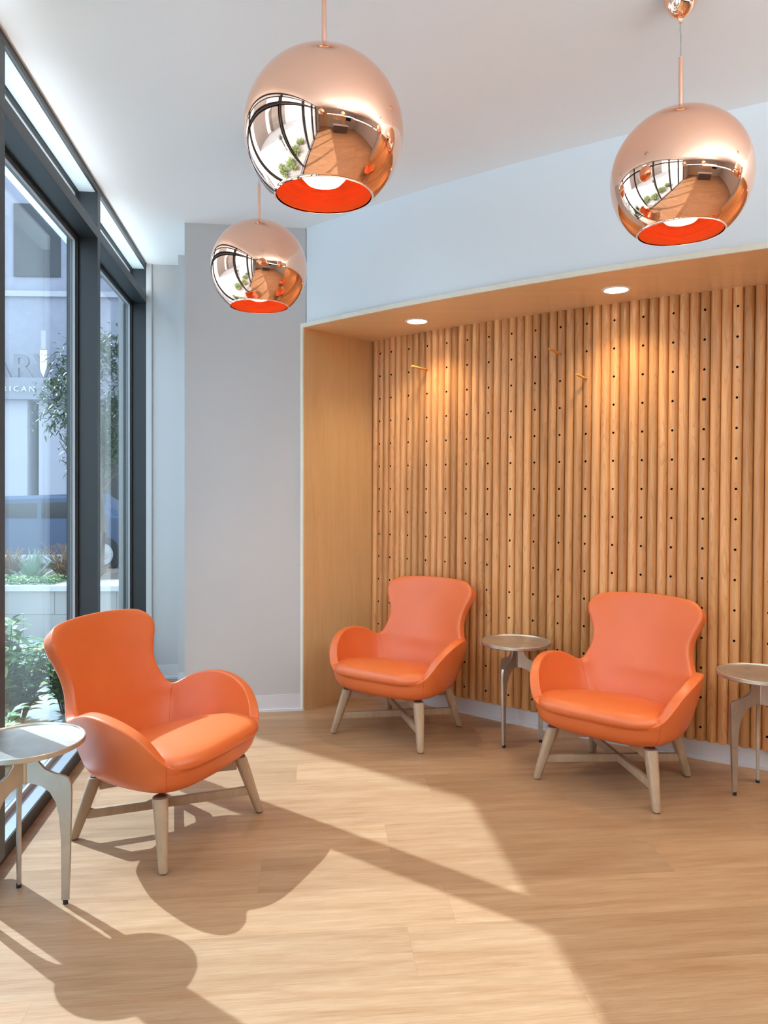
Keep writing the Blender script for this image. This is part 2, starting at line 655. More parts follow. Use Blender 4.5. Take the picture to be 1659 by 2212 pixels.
plain_me = dowel_mesh(False)
hole_me = dowel_mesh(True)
me_c4 = dowel_mesh(True, skip=(5,))
me_c10 = dowel_mesh(True, skip=(5,))
me_c11 = dowel_mesh(True, skip=(4,))
me_c15 = dowel_mesh(True, big=3)
dowel_wall = empty('dowel_wall', arc(0, 0))
tag(dowel_wall, 'curved wall of vertical round oak dowels, drilled with rows of small holes', 'wood panelling')
drilled = {0, 2} | {2 + 3 * k for k in range(1, 40)}
special = {8: me_c4, 26: me_c10, 29: me_c11, 41: me_c15}
shear = Matrix(((1, 0, LEAN), (0, 1, 0), (0, 0, 1)))
for me_ in (plain_me, hole_me, me_c4, me_c10, me_c11, me_c15):
    for v in me_.vertices:
        v.co.x += (v.co.z - EYE) * LEAN
n_dow = 0
k = -1
while True:
    s = k * S / 3
    if s > S_R - 0.03:
        break
    me_ = special.get(k, hole_me if k in drilled else plain_me)
    o = bpy.data.objects.new('dowel', me_)
    p = arc(s, -DR)
    o.location = p - dowel_wall.location
    o.rotation_euler = (0, 0, TH0 + K * s)
    link(o, dowel_wall)
    n_dow += 1
    k += 1

# three loose pegs pushed into the holes
def peg(kd, row, label):
    s = kd * S / 3
    nrm = arc_n(s)
    tn = Vector((math.cos(TH0 + K * s), math.sin(TH0 + K * s), 0))
    z = EYE + row * S
    base = arc(s, 0, z) + tn * (row * S * LEAN)
    bm = bmesh.new()
    ln = 0.175
    bmesh.ops.create_cone(bm, cap_ends=True, segments=16, radius1=0.0068, radius2=0.0068, depth=ln, matrix=Matrix.Translation((ln / 2 - 0.018, 0, 0)) @ Matrix.Rotation(PI / 2, 4, 'Y'))
    bevel_all(bm, 0.0012, 1)
    o = obj('wooden_peg', bm, M['peg'], smooth=40)
    o.location = base
    o.rotation_euler = (0, math.radians(-2.0), math.atan2(nrm.y, nrm.x))
    tag(o, label, 'peg', 'loose wooden pegs stuck in the dowel wall')


peg(8, 5, 'thin round wooden peg jutting from the dowel wall under the left downlight')
peg(26, 5, 'upper of the two wooden pegs left of the right downlight')
peg(29, 4, 'lower wooden peg of the pair, just left of the right downlight')

# downlights in the soffit
def downlight(X, Y, label, watts):
    r = empty('recessed_downlight', (X, Y, SOFF))
    tag(r, label, 'downlight', 'recessed downlights in the niche soffit')
    bm = bmesh.new()
    lathe(bm, [(0.057, 0.0), (0.060, -0.004), (0.070, -0.004), (0.073, 0.0005)], 40)
    obj('trim_ring', bm, M['lampwhite'], r, 40)
    bm = bmesh.new()
    bmesh.ops.create_circle(bm, cap_ends=True, segments=40, radius=0.0585, matrix=Matrix.Translation((0, 0, -0.0015)))
    obj('lens', bm, M['downlight'], r)
    ld = bpy.data.lights.new('downlight_lamp', 'SPOT')
    ld.energy = watts
    ld.color = (1.0, 0.80, 0.52)
    ld.spot_size = math.radians(128)
    ld.spot_blend = 0.9
    ld.shadow_soft_size = 0.05
    lo = bpy.data.objects.new('downlight_lamp', ld)
    lo.location = (0, 0, -0.02)
    link(lo, r)


def soff_pt(px, py):
    Z = F_PX * (SOFF - EYE) / (1056 - py)
    return ((px - 829.5) / F_PX * Z, Z)


DLW = 21
d1, d2 = soff_pt(901, 694), soff_pt(1331, 626)
downlight(*d1, 'left of the two glowing recessed downlights in the niche soffit', DLW)
downlight(*d2, 'right of the two glowing recessed downlights in the niche soffit', DLW)
for sx in (3.3, 4.35):
    q = arc(sx, 0.28)
    downlight(q.x, q.y, 'glowing recessed downlight farther along the niche soffit, outside the frame', DLW)

# ------------------------------------------------------------------ window wall
A_IN, A_SIDE, A_GLASS, A_OUT = -1.005, -1.103, -1.131, -1.165
SP = 1.410
mull = [5.707] + [4.278 - SP * k for k in range(6)]           # far edge of every mullion
MW = 0.060


def window(i, t0, t1):
    """one bay: clear between mullion faces t0 < t1"""
    w = empty('window_%d' % i, W(A_SIDE, (t0 + t1) / 2, 0), YAW)
    struct(w)
    org = w.location

    def part(name, bm, mat, sm=None):
        inv = Matrix.Rotation(-YAW, 4, 'Z') @ Matrix.Translation(-org)
        bmesh.ops.transform(bm, matrix=inv, verts=bm.verts[:])
        return obj(name, bm, mat, w, sm)
    Z0, ZT0, ZT1, ZH = 0.0635, 2.745, 2.803, 2.995
    g = 0.018
    for za, zb, nm in ((Z0, ZT0, 'window_pane'), (ZT1, ZH, 'clerestory_pane')):
        bm = bmesh.new()
        rt_box(bm, A_GLASS - 0.003, A_GLASS + 0.003, t0 + 0.004, t1 - 0.004, za + 0.004, zb - 0.004)
        part(nm, bm, M['glass'])
        # black gasket and pale glazing bead round the pane
        bm = bmesh.new()
        for (ta, tb, z0, z1) in ((t0, t0 + g, za, zb), (t1 - g, t1, za, zb), (t0, t1, zb - g, zb)):
            rt_box(bm, A_SIDE - 0.012, A_SIDE, ta, tb, z0, z1)
        part('gasket', bm, M['gasket'])
        bm = bmesh.new()
        h = 0.026
        for (ta, tb, z0, z1) in ((t0, t0 + h, za, zb), (t1 - h, t1, za, zb), (t0, t1, za, za + h), (t0, t1, zb - h, zb)):
            rt_box(bm, A_GLASS + 0.004, A_SIDE - 0.012, ta, tb, z0, z1)
        part('glazing_bead', bm, M['frame_in'])
    return w


edges = []
for i in range(len(mull) - 1):
    edges.append((mull[i + 1], mull[i] - MW))
for i, (a0, a1) in enumerate(edges):
    window(i + 1, a0, a1)

bm = bmesh.new()
for m_ in mull:
    rt_box(bm, A_OUT, A_IN, m_ - MW, m_, 0.06, CEIL)
struct(obj('trim_mullions', bm, M['frame']))
bm = bmesh.new()
tA, tB = mull[-1] - MW, mull[0]
rt_box(bm, A_OUT, A_IN + 0.0005, tA, tB, 2.745, 2.803)
struct(obj('trim_transom', bm, M['frame']))
bm = bmesh.new()
rt_box(bm, A_OUT, A_IN + 0.0005, tA, tB, 2.995, CEIL + 0.001)
struct(obj('trim_head', bm, M['frame']))
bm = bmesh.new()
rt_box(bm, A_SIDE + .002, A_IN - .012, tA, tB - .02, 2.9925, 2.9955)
struct(obj('trim_head_glare', bm, simple('painted_glare_white', (0.62, 0.68, 0.71), 0.35)))  # pale sheet stands in for bright reflections under the dark head
bm = bmesh.new()
rt_box(bm, -1.062, -1.040, tA, 5.65, 0.0, 0.062)
rt_box(bm, A_OUT, -1.062, tA, 5.65, -0.02, 0.052)
struct(obj('trim_kick_rail', bm, M['frame']))
bm = bmesh.new()
rt_box(bm, A_GLASS + .004, -1.046, tA, 5.65, 0.056, 0.0635)
struct(obj('trim_sill_ledge', bm, M['ledge']))

# unseen overhang placed to cut off the sun, and the wall over the glass
bm = bmesh.new()
rt_box(bm, -1.70, -1.13, -6, 6.4, 3.31, 3.33)
cm = bpy.data.materials.new('translucent_canopy_fill')  # translucency made up so the unseen overhang brightens the clerestory
cm.use_nodes = True
nt = cm.node_tree
nt.nodes.remove(nt.nodes['Principled BSDF'])
tl_ = N(nt, 'ShaderNodeBsdfTranslucent')
tl_.inputs[0].default_value = (0.90, 0.96, 1.0, 1)
df_ = N(nt, 'ShaderNodeBsdfDiffuse')
df_.inputs[0].default_value = (0.85, 0.9, 0.92, 1)
mx = N(nt, 'ShaderNodeMixShader')
mx.inputs[0].default_value = 0.2
L(nt, tl_.outputs[0], mx.inputs[1])
L(nt, df_.outputs[0], mx.inputs[2])
L(nt, mx.outputs[0], nt.nodes['Material Output'].inputs['Surface'])
struct(obj('roof_shade_overhang', bm, cm))
bm = bmesh.new()
rt_box(bm, -1.165, -1.10, -6, 6.4, CEIL + .01, 3.31)
struct(obj('wall_left_upper', bm, simple('ext_wall_white', (0.75, 0.77, 0.78), 0.7)))
# unseen column, added beyond the left edge of the view to shade the floor
bm = bmesh.new()
rt_box(bm, -3.27, -2.85, 7.315, 7.735, -0.1, 5.6)
struct(obj('column_shade_caster', bm, simple('shade_column_concrete', (0.5, 0.5, 0.5), 0.8)))

# ------------------------------------------------------------------ armchair
SHY = 0.045


def build_armchair():
    root = empty('armchair')
    # columns from front centre to back centre (right half): base outline, rim
    base = [(0, -.338), (.13, -.333), (.235, -.318), (.300, -.280), (.325, -.235), (.340, -.180), (.347, -.090), (.333, .005), (.302, .095), (.258, .160), (.185, .198), (.095, .216), (0, .221)]
    rim = [(0, -.343, .340), (.132, -.338, .340), (.240, -.322, .345), (.315, -.292, .372), (.350, -.262, .435), (.382, -.205, .498), (.405, -.105, .542), (.397, 0, .553), (.362, .100, .528), (.316, .186, .468), (.21, .236, .470), (.105, .258, .470), (0, .264, .470)]
    FR = [0.22, 0.42, 0.62, 0.82, 1.0]
    n = len(base)
    full = [(i, 1) for i in range(n)] + [(i, -1) for i in range(n - 2, 0, -1)]
    bm = bmesh.new()
    cols = []
    for i, sgn in full:
        bx, by = base[i]
        rx, ry, rz = rim[i]
        cx, cy = 0.0, -0.055
        col = []
        for f_, z in ((0.36, .242), (0.70, .247), (0.90, .268), (0.985, .303)):
            col.append(Vector((sgn * (cx + (bx - cx) * f_), cy + (by - cy) * f_, z)))
        b0 = Vector((sgn * bx, by, .328))
        r1 = Vector((sgn * rx, ry, rz))
        for f_ in FR:
            p = b0.lerp(r1, f_)
            out = Vector((r1.x - b0.x, r1.y - b0.y, 0))
            p += out * (0.45 * f_ * (1 - f_))     # slight belly
            col.append(p)
        cols.append([bm.verts.new(p) for p in col])
    cap = bm.verts.new((0, -0.055, .240))
    nc = len(cols)

    def part_of(i):                    # 0 shell front, 1 right arm, 2 left arm, 3 back
        a, b = full[i], full[(i + 1) % nc]
        m_ = min(a[0], b[0])
        sg = a[1] if a[0] not in (0, n - 1) else b[1]
        if m_ < 3:
            return 0
        if m_ < 9:
            return 1 if sg > 0 else 2
        return 3
    for i in range(nc):
        a, b = cols[i], cols[(i + 1) % nc]
        pi_ = part_of(i)
        for k in range(len(a) - 1):
            f = bm.faces.new((a[k], b[k], b[k + 1], a[k + 1]))
            f.material_index = 0 if k < 1 else pi_
        f = bm.faces.new((cap, b[0], a[0]))
        f.material_index = 0
    # upper back
    idx_r, idx_l = 9, nc - 9
    order = list(range(idx_r, idx_l + 1))
    rowp = [cols[i][-1] for i in order]
    m = len(order)
    ext = [((.282, .222, .512), (.288, .525)), ((.258, .250, .572), (.312, .595)), ((.264, .273, .635), (.335, .667)), ((.292, .284, .695), (.356, .728)), ((.312, .298, .744), (.371, .780)), ((.301, .316, .778), (.380, .809)), ((.258, .345, .796), (.387, .823))]
    prev = rowp
    for (ex, ey, ez), (cy, cz) in ext:
        cur = []
        for q in range(m):
            s_ = 1 - 2 * q / (m - 1)
            y = cy - (cy - ey) * abs(s_) ** 2
            z = cz - (cz - ez) * abs(s_) ** 2.4
            cur.append(bm.verts.new((ex * s_, y, z)))
        for q in range(m - 1):
            f = bm.faces.new((prev[q], prev[q + 1], cur[q + 1], cur[q]))
            f.material_index = 3
        prev = cur
    for v in bm.verts:
        if v.co.z < .32:               # the bowl hangs lowest at its front corners
            v.co.z -= .012 * min(1, max(0, (-v.co.y - .08) / .2))
        v.co.y += SHY
    bmesh.ops.recalc_face_normals(bm, faces=bm.faces[:])
    bm.normal_update()
    if sum(f.normal.z for f in cap.link_faces) > 0:        # outside of the bowl must face down
        bmesh.ops.reverse_faces(bm, faces=bm.faces[:])
    me = bpy.data.meshes.new('shell')
    bm.to_mesh(me)
    bm.free()
    for _ in range(4):
        me.materials.append(M['leather'])
    o = bpy.data.objects.new('tmp_shell', me)
    COL.objects.link(o)
    sd = o.modifiers.new('s', 'SOLIDIFY')
    sd.thickness = 0.047
    sd.edge_crease_outer = 0.45
    sd.edge_crease_inner = 0.40
    sd.offset = -1
    sd.use_even_offset = False
    sb = o.modifiers.new('u', 'SUBSURF')
    sb.levels = 3
    dg = bpy.context.evaluated_depsgraph_get()
    me2 = bpy.data.meshes.new_from_object(o.evaluated_get(dg))
    bpy.data.objects.remove(o)
    for idx, nm in ((0, 'seat_shell'), (1, 'armrest'), (2, 'armrest'), (3, 'backrest')):
        b2 = bmesh.new()
        b2.from_mesh(me2)
        bmesh.ops.delete(b2, geom=[f for f in b2.faces if f.material_index != idx], context='FACES')
        for f in b2.faces:
            f.material_index = 0
        me3 = bpy.data.meshes.new(nm)
        b2.to_mesh(me3)
        b2.free()
        me3.materials.append(M['leather'])
        me3.shade_smooth()
        part = link(bpy.data.objects.new(nm, me3), root)
        if nm == 'armrest':            # stitched seams where the arm meets back and front
            sm = bmesh.new()
            sm.from_mesh(me2)
            sm.normal_update()
            es = [e for e in sm.edges if len(e.link_faces) == 2 and {e.link_faces[0].material_index, e.link_faces[1].material_index} in ({idx, 3}, {idx, 0})]
            adj = {}
            for e in es:
                for a_, b_ in ((e.verts[0], e.verts[1]), (e.verts[1], e.verts[0])):
                    adj.setdefault(a_, []).append(b_)
            seen = set()
            bs_ = bmesh.new()
            for v0 in sorted(adj, key=lambda v: len(adj[v])):
                if v0 in seen:
                    continue
                ch = [v0]
                seen.add(v0)
                while True:
                    nx = [v for v in adj[ch[-1]] if v not in seen]
                    if not nx:
                        break
                    ch.append(nx[0])
                    seen.add(nx[0])
                if len(ch) > 4:
                    tube(bs_, [v.co + v.normal * 0.0002 for v in ch], 0.0011, 6, False)
            sm.free()
            obj('seam', bs_, M['seam'], part, 180)
    # seat cushion: stacked outlines
    bm = bmesh.new()
    NP = 64

    def outline(sc, dz_front, z):
        ring = []
        for q in range(NP):
            a = 2 * PI * q / NP
            ca, sa = math.cos(a), math.sin(a)
            e = 0.46 if sa < 0 else 0.8
            ux = math.copysign(abs(ca) ** e, ca)
            uy = math.copysign(abs(sa) ** e, sa)
            y = uy * (0.290 if uy < 0 else 0.235) - 0.066
            half = 0.314 - 0.112 * max(0.0, (y + 0.14)) / 0.36 - 0.03 * max(0.0, -uy - 0.6)
            x = ux * half
            front = max(0.0, -uy)
            ring.append(bm.verts.new((x * sc, (y + 0.066) * sc - 0.066, z + dz_front * front)))
        return ring
    lv = [outline(0.80, 0, .322), outline(0.93, .002, .333), outline(0.985, .002, .344), outline(1.012, .002, .356), outline(1.0, .003, .374), outline(0.955, .002, .392), outline(0.87, 0, .405), outline(0.70, -.002, .414), outline(0.45, 0, .420), outline(0.2, 0, .422)]
    for a, b in zip(lv, lv[1:]):
        for q in range(NP):
            bm.faces.new((a[q], a[(q + 1) % NP], b[(q + 1) % NP], b[q]))
    bm.faces.new(lv[0][::-1])
    bm.faces.new(lv[-1])
    # the seat falls a little to the back
    for v in bm.verts:
        v.co.z -= 0.072 * max(0, (v.co.y + 0.20)) / 0.45
        v.co.y += SHY
    cu_ = obj('seat_cushion', bm, M['leather'], root, 180)
    ring = [v.co.copy() for v in cu_.data.vertices[NP:2 * NP]]
    bm = bmesh.new()
    tube(bm, [p * 1.0 + Vector((0, 0, .006)) + Vector((p.x, p.y - SHY + .066, 0)).normalized() * .008 for p in ring + ring[:1]], .0022, 8, False)
    obj('seam', bm, M['seam'], cu_, 180)
    # legs
    tops = [(.238, -.188), (-.238, -.188), (.200, .185), (-.200, .185)]
    feet = [(.289, -.252), (-.289, -.252), (.245, .254), (-.245, .254)]
    for (tx, ty), (fx, fy) in zip(tops, feet):
        bm = bmesh.new()
        T, Ft = Vector((tx, ty, .246)), Vector((fx, fy, 0.006))
        ang = math.atan2(fy, fx)
        e1 = Vector((math.cos(ang), math.sin(ang), 0))
        e2 = Vector((-math.sin(ang), math.cos(ang), 0))
        rings = []
        for f_, a_, c_ in ((0, .016, .0155), (0.02, .0175, .017), (0.35, .0215, .021), (0.75, .0255, .0265), (0.97, .027, .029), (1.0, .0255, .0275)):
            ctr = Ft.lerp(T, f_)
            ring = []
            for q in range(24):
                t_ = 2 * PI * q / 24
                ux = math.copysign(abs(math.cos(t_)) ** 0.7, math.cos(t_))
                uy = math.copysign(abs(math.sin(t_)) ** 0.7, math.sin(t_))
                ring.append(bm.verts.new(ctr + e1 * a_ * ux + e2 * c_ * uy))
            rings.append(ring)
        for a, b in zip(rings, rings[1:]):
            for q in range(24):
                bm.faces.new((a[q], a[(q + 1) % 24], b[(q + 1) % 24], b[q]))
        bm.faces.new(rings[0][::-1])
        bm.faces.new(rings[-1])
        lg = obj('leg', bm, M['legwood'], root, 50)
        bm = bmesh.new()
        lathe(bm, [(0, 0), (.013, 0), (.0145, .002), (.0145, .007), (0, .007)], 20, (fx, fy, 0))
        obj('foot_glide', bm, M['brownpad'], lg, 40)
        # felt pad on the leg's head
        bm = bmesh.new()
        lathe(bm, [(0, 0), (.021, 0), (.021, .006), (0, .006)], 20, (tx, ty, .2455))
        obj('pad', bm, M['brownpad'], lg, 40)
        # top beam from the leg to the hub
        bm = bmesh.new()
        c = Vector((0, 0, .218))
        d = (c - Vector((tx, ty, .218)))
        a0 = Vector((tx, ty, .218)) + d * 0.05
        sgn = Vector((-d.y, d.x, 0)).normalized() * 0.012
        vs = []
        for p, hh in ((a0, .024), (Vector((0, 0, .222)), .014)):
            for so in (1, -1):
                for zo in (1, -1):
                    vs.append(bm.verts.new(p + sgn * so + Vector((0, 0, hh * zo))))
        for fidx in ((0, 1, 3, 2), (4, 6, 7, 5), (0, 4, 5, 1), (2, 3, 7, 6), (0, 2, 6, 4), (1, 5, 7, 3)):
            bm.faces.new([vs[q] for q in fidx])
        bevel_all(bm, 0.003, 2)
        obj('top_beam', bm, M['legwood'], root, 40)
    # crossed stretchers, halved where they meet
    def leg_at(i, z):
        T, Ft = Vector((*tops[i], .246)), Vector((*feet[i], 0.0))
        return Ft.lerp(T, z / .246)
    zs = 0.098
    for a, b in ((0, 3), (1, 2)):
        p, q = leg_at(a, zs), leg_at(b, zs)
        bm = bmesh.new()
        d = q - p
        ln = d.length - 0.03
        rot = Matrix.Rotation(math.atan2(d.y, d.x), 3, 'Z')
        add_box(bm, (p + q) / 2, (ln, .020, .036), rot)
        bevel_all(bm, 0.003, 2)
        obj('stretcher', bm, M['legwood'], root, 40)
    # swivel hub under the seat
    bm = bmesh.new()
    lathe(bm, [(0, .205), (.05, .205), (.055, .21), (.055, .236), (.09, .240), (.09, .247), (0, .247)], 32)
    obj('swivel_hub', bm, M['black'], root, 40)
    return root


def place(o, X, Y, facing, swivel=0.0, lift=0.0):
    """facing: plan direction the legs look to; swivel: turn of the seat on its hub in degrees; lift: seat height set above the lowest"""
    o.location = (X, Y, 0)
    o.rotation_euler = (0, 0, math.atan2(facing[0], -facing[1]))
    for ch in o.children:
        if ch.name.split('.')[0] in ('seat_shell', 'armrest', 'backrest', 'seat_cushion'):
            ch.rotation_euler = (0, 0, math.radians(swivel))
            ch.location = (0, 0, lift)


chair = build_armchair()
GR = 'orange swivel armchairs'
place(chair, 1.116, 3.597, (-.655, -.755), 0, .005)
tag(chair, 'orange leather armchair between two small tables, in front of the dowel wall', 'armchair', GR)
c2 = dup(chair)
place(c2, .093, 4.315, (-.56, -.83), 0, .005)
tag(c2, 'orange leather armchair in the far corner of the niche, beside the wooden side panel', 'armchair', GR)
c3 = dup(chair)
place(c3, -.892, 3.080, (.894, -.449), 4, .011)
tag(c3, 'orange leather armchair beside the window, sunlit and nearest of the three', 'armchair', GR)

# ------------------------------------------------------------------ side table
def build_table():
    root = empty('side_table')
    bm = bmesh.new()
    R = 0.190
    lathe(bm, [(0, .532), (.150, .532), (R - .006, .533), (R, .537), (R, .551), (R - .0015, .5525), (R - .0045, .5525), (R - .006, .551), (R - .007, .546), (R - .012, .5445), (0, .5445)], 96)
    obj('tabletop', bm, M['pewter'], root, 35)
    prof_o = [(.034, .532), (.036, .505), (.046, .475), (.066, .452), (.095, .440), (.130, .430), (.146, .421), (.153, .405), (.154, .370), (.151, .24), (.1475, .10), (.145, .014)]
    prof_i = [(.121, .014), (.121, .10), (.120, .22), (.115, .300), (.104, .345), (.085, .378), (.060, .398), (.030, .408), (.0, .410)]
    for k in range(3):
        a = 2 * PI * k / 3
        bm = bmesh.new()
        pts = prof_o + prof_i + [(0.0, .532)]
        th = 0.0065
        e = Vector((math.cos(a), math.sin(a), 0))
        nn = Vector((-math.sin(a), math.cos(a), 0))
        lo = [bm.verts.new(e * r + nn * th + Vector((0, 0, z))) for r, z in pts]
        hi = [bm.verts.new(e * r - nn * th + Vector((0, 0, z))) for r, z in pts]
        m_ = len(pts)
        bm.faces.new(lo)
        bm.faces.new(hi[::-1])
        for q in range(m_):
            bm.faces.new((lo[q], hi[q], hi[(q + 1) % m_], lo[(q + 1) % m_]))
        big = [ed for ed in bm.edges if len(ed.link_faces) == 2 and any(len(f.verts) > 6 for f in ed.link_faces)]
        bmesh.ops.bevel(bm, geom=big, offset=0.0018, segments=2, affect='EDGES', clamp_overlap=True)
        bmesh.ops.triangulate(bm, faces=[f for f in bm.faces if len(f.verts) > 6])
        lg = obj('leg', bm, M['pewter'], root, 30)
        bm = bmesh.new()
        lathe(bm, [(0, 0), (.0085, 0), (.0085, .016), (0, .016)], 16, (e.x * .133, e.y * .133, 0))
        obj('foot_glide', bm, M['black'], lg, 40)
    bm = bmesh.new()
    lathe(bm, [(0, .405), (.010, .405), (.012, .41), (.012, .532), (0, .532)], 16)
    obj('hub', bm, M['pewter'], root, 40)
    return root


TG = 'round metal side tables'
t1 = build_table()
t1.location = (.727, 4.135, 0)
t1.rotation_euler = (0, 0, math.atan2(4.0355 - 4.135, .6487 - .727))
tag(t1, 'round pewter side table standing between the two armchairs by the dowel wall', 'side table', TG)
t2 = dup(t1)
t2.location = (-1.200, 2.505, 0)
t2.rotation_euler = (0, 0, math.atan2(2.513 - 2.505, -1.0695 + 1.200))
tag(t2, 'round metal side table by the window, its tray top streaked with sun', 'side table', TG)
t3 = dup(t1)
t3.location = (1.722, 3.425, 0)
t3.rotation_euler = (0, 0, math.atan2(3.4025 - 3.425, 1.5866 - 1.722))
tag(t3, 'round metal side table cut off by the right edge of the photo', 'side table', TG)

# ------------------------------------------------------------------ pendants
def build_pendant(drop):
    """globe centre at the origin; drop = height of the ceiling above it"""
    root = empty('globe_pendant')
    R = 0.225
    a1 = math.asin(0.60)
    prof = []
    for q in range(57):
        th = 0.045 + (PI - a1 - 0.045) * q / 56
        prof.append((R * math.sin(th), R * math.cos(th)))
    ri = R - 0.004
    bm = bmesh.new()
    lathe(bm, prof, 112)
    lathe(bm, [(ri * math.sin(a1) * 1.012 + 0.001, -R * math.cos(a1)), prof[-1]], 112)
    bmesh.ops.remove_doubles(bm, verts=bm.verts[:], dist=1e-5)
    sh = obj('lamp_shade', bm, M['copper'], root, 180)
    bm = bmesh.new()
    lathe(bm, [(ri * math.sin(0.05 + (PI - a1 - 0.05) * q / 40), ri * math.cos(0.05 + (PI - a1 - 0.05) * q / 40)) for q in range(41)], 96)
    inn = obj('inner_lining', bm, M['copper_in'], sh, 180)
    inn['label'] = 'glowing red copper inside of the globe'
    bm = bmesh.new()
    lathe(bm, [(0, R + .004), (.010, R + .006), (.022, R + .002), (.024, R - .002), (.024, R - .006)], 32)
    obj('cap', bm, M['copper_satin'], root, 40)
    bm = bmesh.new()
    lathe(bm, [(0, -.152), (.025, -.149), (.048, -.141), (.062, -.126), (.065, -.110), (.065, -.085), (.022, -.06), (.018, .10), (0, .10)], 40)
    obj('bulb', bm, M['bulb'], root, 40)
    bm = bmesh.new()
    lathe(bm, [(.0, R + .002), (.0035, R + .002), (.0065, R + .014), (.0065, R + .176), (.003, R + .178), (0, R + .178)], 20)
    obj('stem', bm, M['copper_satin'], root, 40)
    bm = bmesh.new()
    tube(bm, [(0, 0, R + .175), (.0012, 0, R + .25), (-.0008, .001, drop - .12), (0, 0, drop - .085)], 0.0021, 8)
    obj('cord', bm, M['cord'], root, 60)
    bm = bmesh.new()
    pr = [(0, -.098), (.006, -.098), (.007, -.084), (.012, -.081)]
    for q in range(1, 13):
        th = PI / 2 * q / 12
        pr.append((.0545 * math.sin(th), -.080 * math.cos(th)))
    pr += [(.0545, 0)]
    bm2 = [(r, z + drop) for r, z in pr]
    lathe(bm, bm2, 48)
    obj('canopy', bm, M['copper'], root, 60)
    ld = bpy.data.lights.new('pendant_lamp', 'SPOT')
    ld.energy = 10
    ld.color = (1.0, 0.66, 0.36)
    ld.spot_size = math.radians(110)
    ld.spot_blend = 0.5
    ld.shadow_soft_size = 0.05
    lo = bpy.data.objects.new('pendant_lamp', ld)
    lo.location = (0, 0, -.165)
    link(lo, root)
    return root


PG = 'copper globe pendants'
pend = [
    (-.170, 2.124, 2.398, 'mirrored copper globe pendant lamp hanging nearest, top centre'),
    (.983, 2.485, 2.418, 'mirrored copper globe pendant lamp with its domed ceiling canopy in view, upper right'),
    (-.5906, 3.544, 2.430, 'smallest looking copper globe pendant lamp, hanging in front of the pale column wall'),
    (-.10, -1.10, 2.41, 'copper globe pendant lamp near the window behind the viewer, seen only mirrored'),
    (1.75, -1.30, 2.41, 'copper globe pendant lamp mid-room behind the viewer, seen only mirrored'),
    (2.55, 1.85, 2.41, 'copper globe pendant lamp farther along the dowel wall, out of frame, seen only mirrored'),
]
for (X, Y, z, lb) in pend:
    o = build_pendant(CEIL - z)
    o.location = (X, Y, z)
    tag(o, lb, 'pendant lamp', PG)

# ------------------------------------------------------------------ added fill uplights, then the room behind the viewer (seen in the copper)
for (r, t) in ((2.35, .50), (4.3, .9), (1.15, -.70), (2.4, -2.3)):
    e = empty('added_fill_uplight', W(r, t, 2.30), YAW)
    bm = bmesh.new()
    add_box(bm, (0, 0, -.02), (2.0, .27, .04))
    bevel_all(bm, .004, 2)
    obj('housing', bm, M['lampwhite'], e)
    bm = bmesh.new()
    add_box(bm, (0, 0, .0025), (1.94, .23, .005))
    obj('diffuser', bm, M['panel'], e)
    for x_ in (-.9, .9):
        bm = bmesh.new()
        tube(bm, [(x_, 0, 0), (x_, 0, CEIL - 2.30)], .002, 6)
        obj('hanger', bm, M['cord'], e, 60)
    tag(e, 'white fill uplight added behind the viewer to brighten the ceiling, showing only in the copper globes', 'fill light', 'added fill uplights')
# slim light strip added on the transom to brighten the ceiling by the window
e = empty('added_light_strip', W(-1.055, (mull[0] + mull[-1]) / 2, 2.803), YAW)
ln_ = mull[0] - mull[-1]
bm = bmesh.new()
bm2 = bmesh.new()
for k_ in range(len(mull) - 1):
    ta, tb = mull[k_ + 1], mull[k_] - MW
    c_ = (ta + tb) / 2 - (mull[0] + mull[-1]) / 2
    add_box(bm, (0, c_, .004), (.052, tb - ta - .02, .008))
    add_box(bm2, (0, c_, .0095), (.044, tb - ta - .03, .003))
obj('channel', bm, M['lampwhite'], e)
obj('diffuser', bm2, M['strip'], e)
tag(e, 'slim fill light added along the top of the dark window transom', 'light strip')
desk = empty('reception_desk', W(2.2, -3.4), YAW)
bm = bmesh.new()
add_box(bm, (0, 0, .52), (2.0, .62, .96))
obj('body', bm, simple('desk_dark_front', (0.07, 0.05, 0.05), 0.5), desk)
bm = bmesh.new()
add_box(bm, (0, 0, 1.02), (2.3, .8, .05))
bevel_all(bm, .008, 2)
obj('countertop', bm, simple('desk_white_top', (0.8, 0.78, 0.77), 0.3), desk)
bm = bmesh.new()
add_box(bm, (0, 0, .02), (1.9, .54, .04))
obj('plinth', bm, M['black'], desk)
tag(desk, 'reception desk with dark front and white top behind the viewer, seen only mirrored', 'desk')
cab = empty('wall_cabinet', W(2.4, -5.44), YAW)
bm = bmesh.new()
add_box(bm, (0, 0, 1.9), (2.6, .32, 1.1))
obj('body', bm, M['veneer'], cab)
bm = bmesh.new()
add_box(bm, (1.0, .02, .68), (.8, .32, 1.36))
obj('tall_door', bm, M['veneer'], cab)
tag(cab, 'oak wall cabinet on the rear wall, seen only mirrored', 'cabinet')
bm = bmesh.new()
rt_box(bm, -.6, .35, -5.6, -5.57, 0, 2.3)
struct(obj('door_1', bm, M['veneer']))
tv = empty('wall_screen', W(4.6, -5.58, 1.8), YAW)
bm = bmesh.new()
add_box(bm, (0, 0, 0), (1.2, .05, .7))
bevel_all(bm, .006, 2)
obj('casing', bm, M['black'], tv)
bm = bmesh.new()
add_box(bm, (0, .026, 0), (1.16, .004, .66))
obj('screen', bm, simple('screen_black_gloss', (0.01, 0.012, 0.016), 0.08), tv)
tag(tv, 'black wall screen on the rear wall, seen only mirrored', 'screen')
c4 = dup(chair)
place(c4, 2.50, 2.70, (-.55, -.83))
tag(c4, 'orange armchair by the dowel wall out of frame to the right, seen only mirrored', 'armchair', GR)

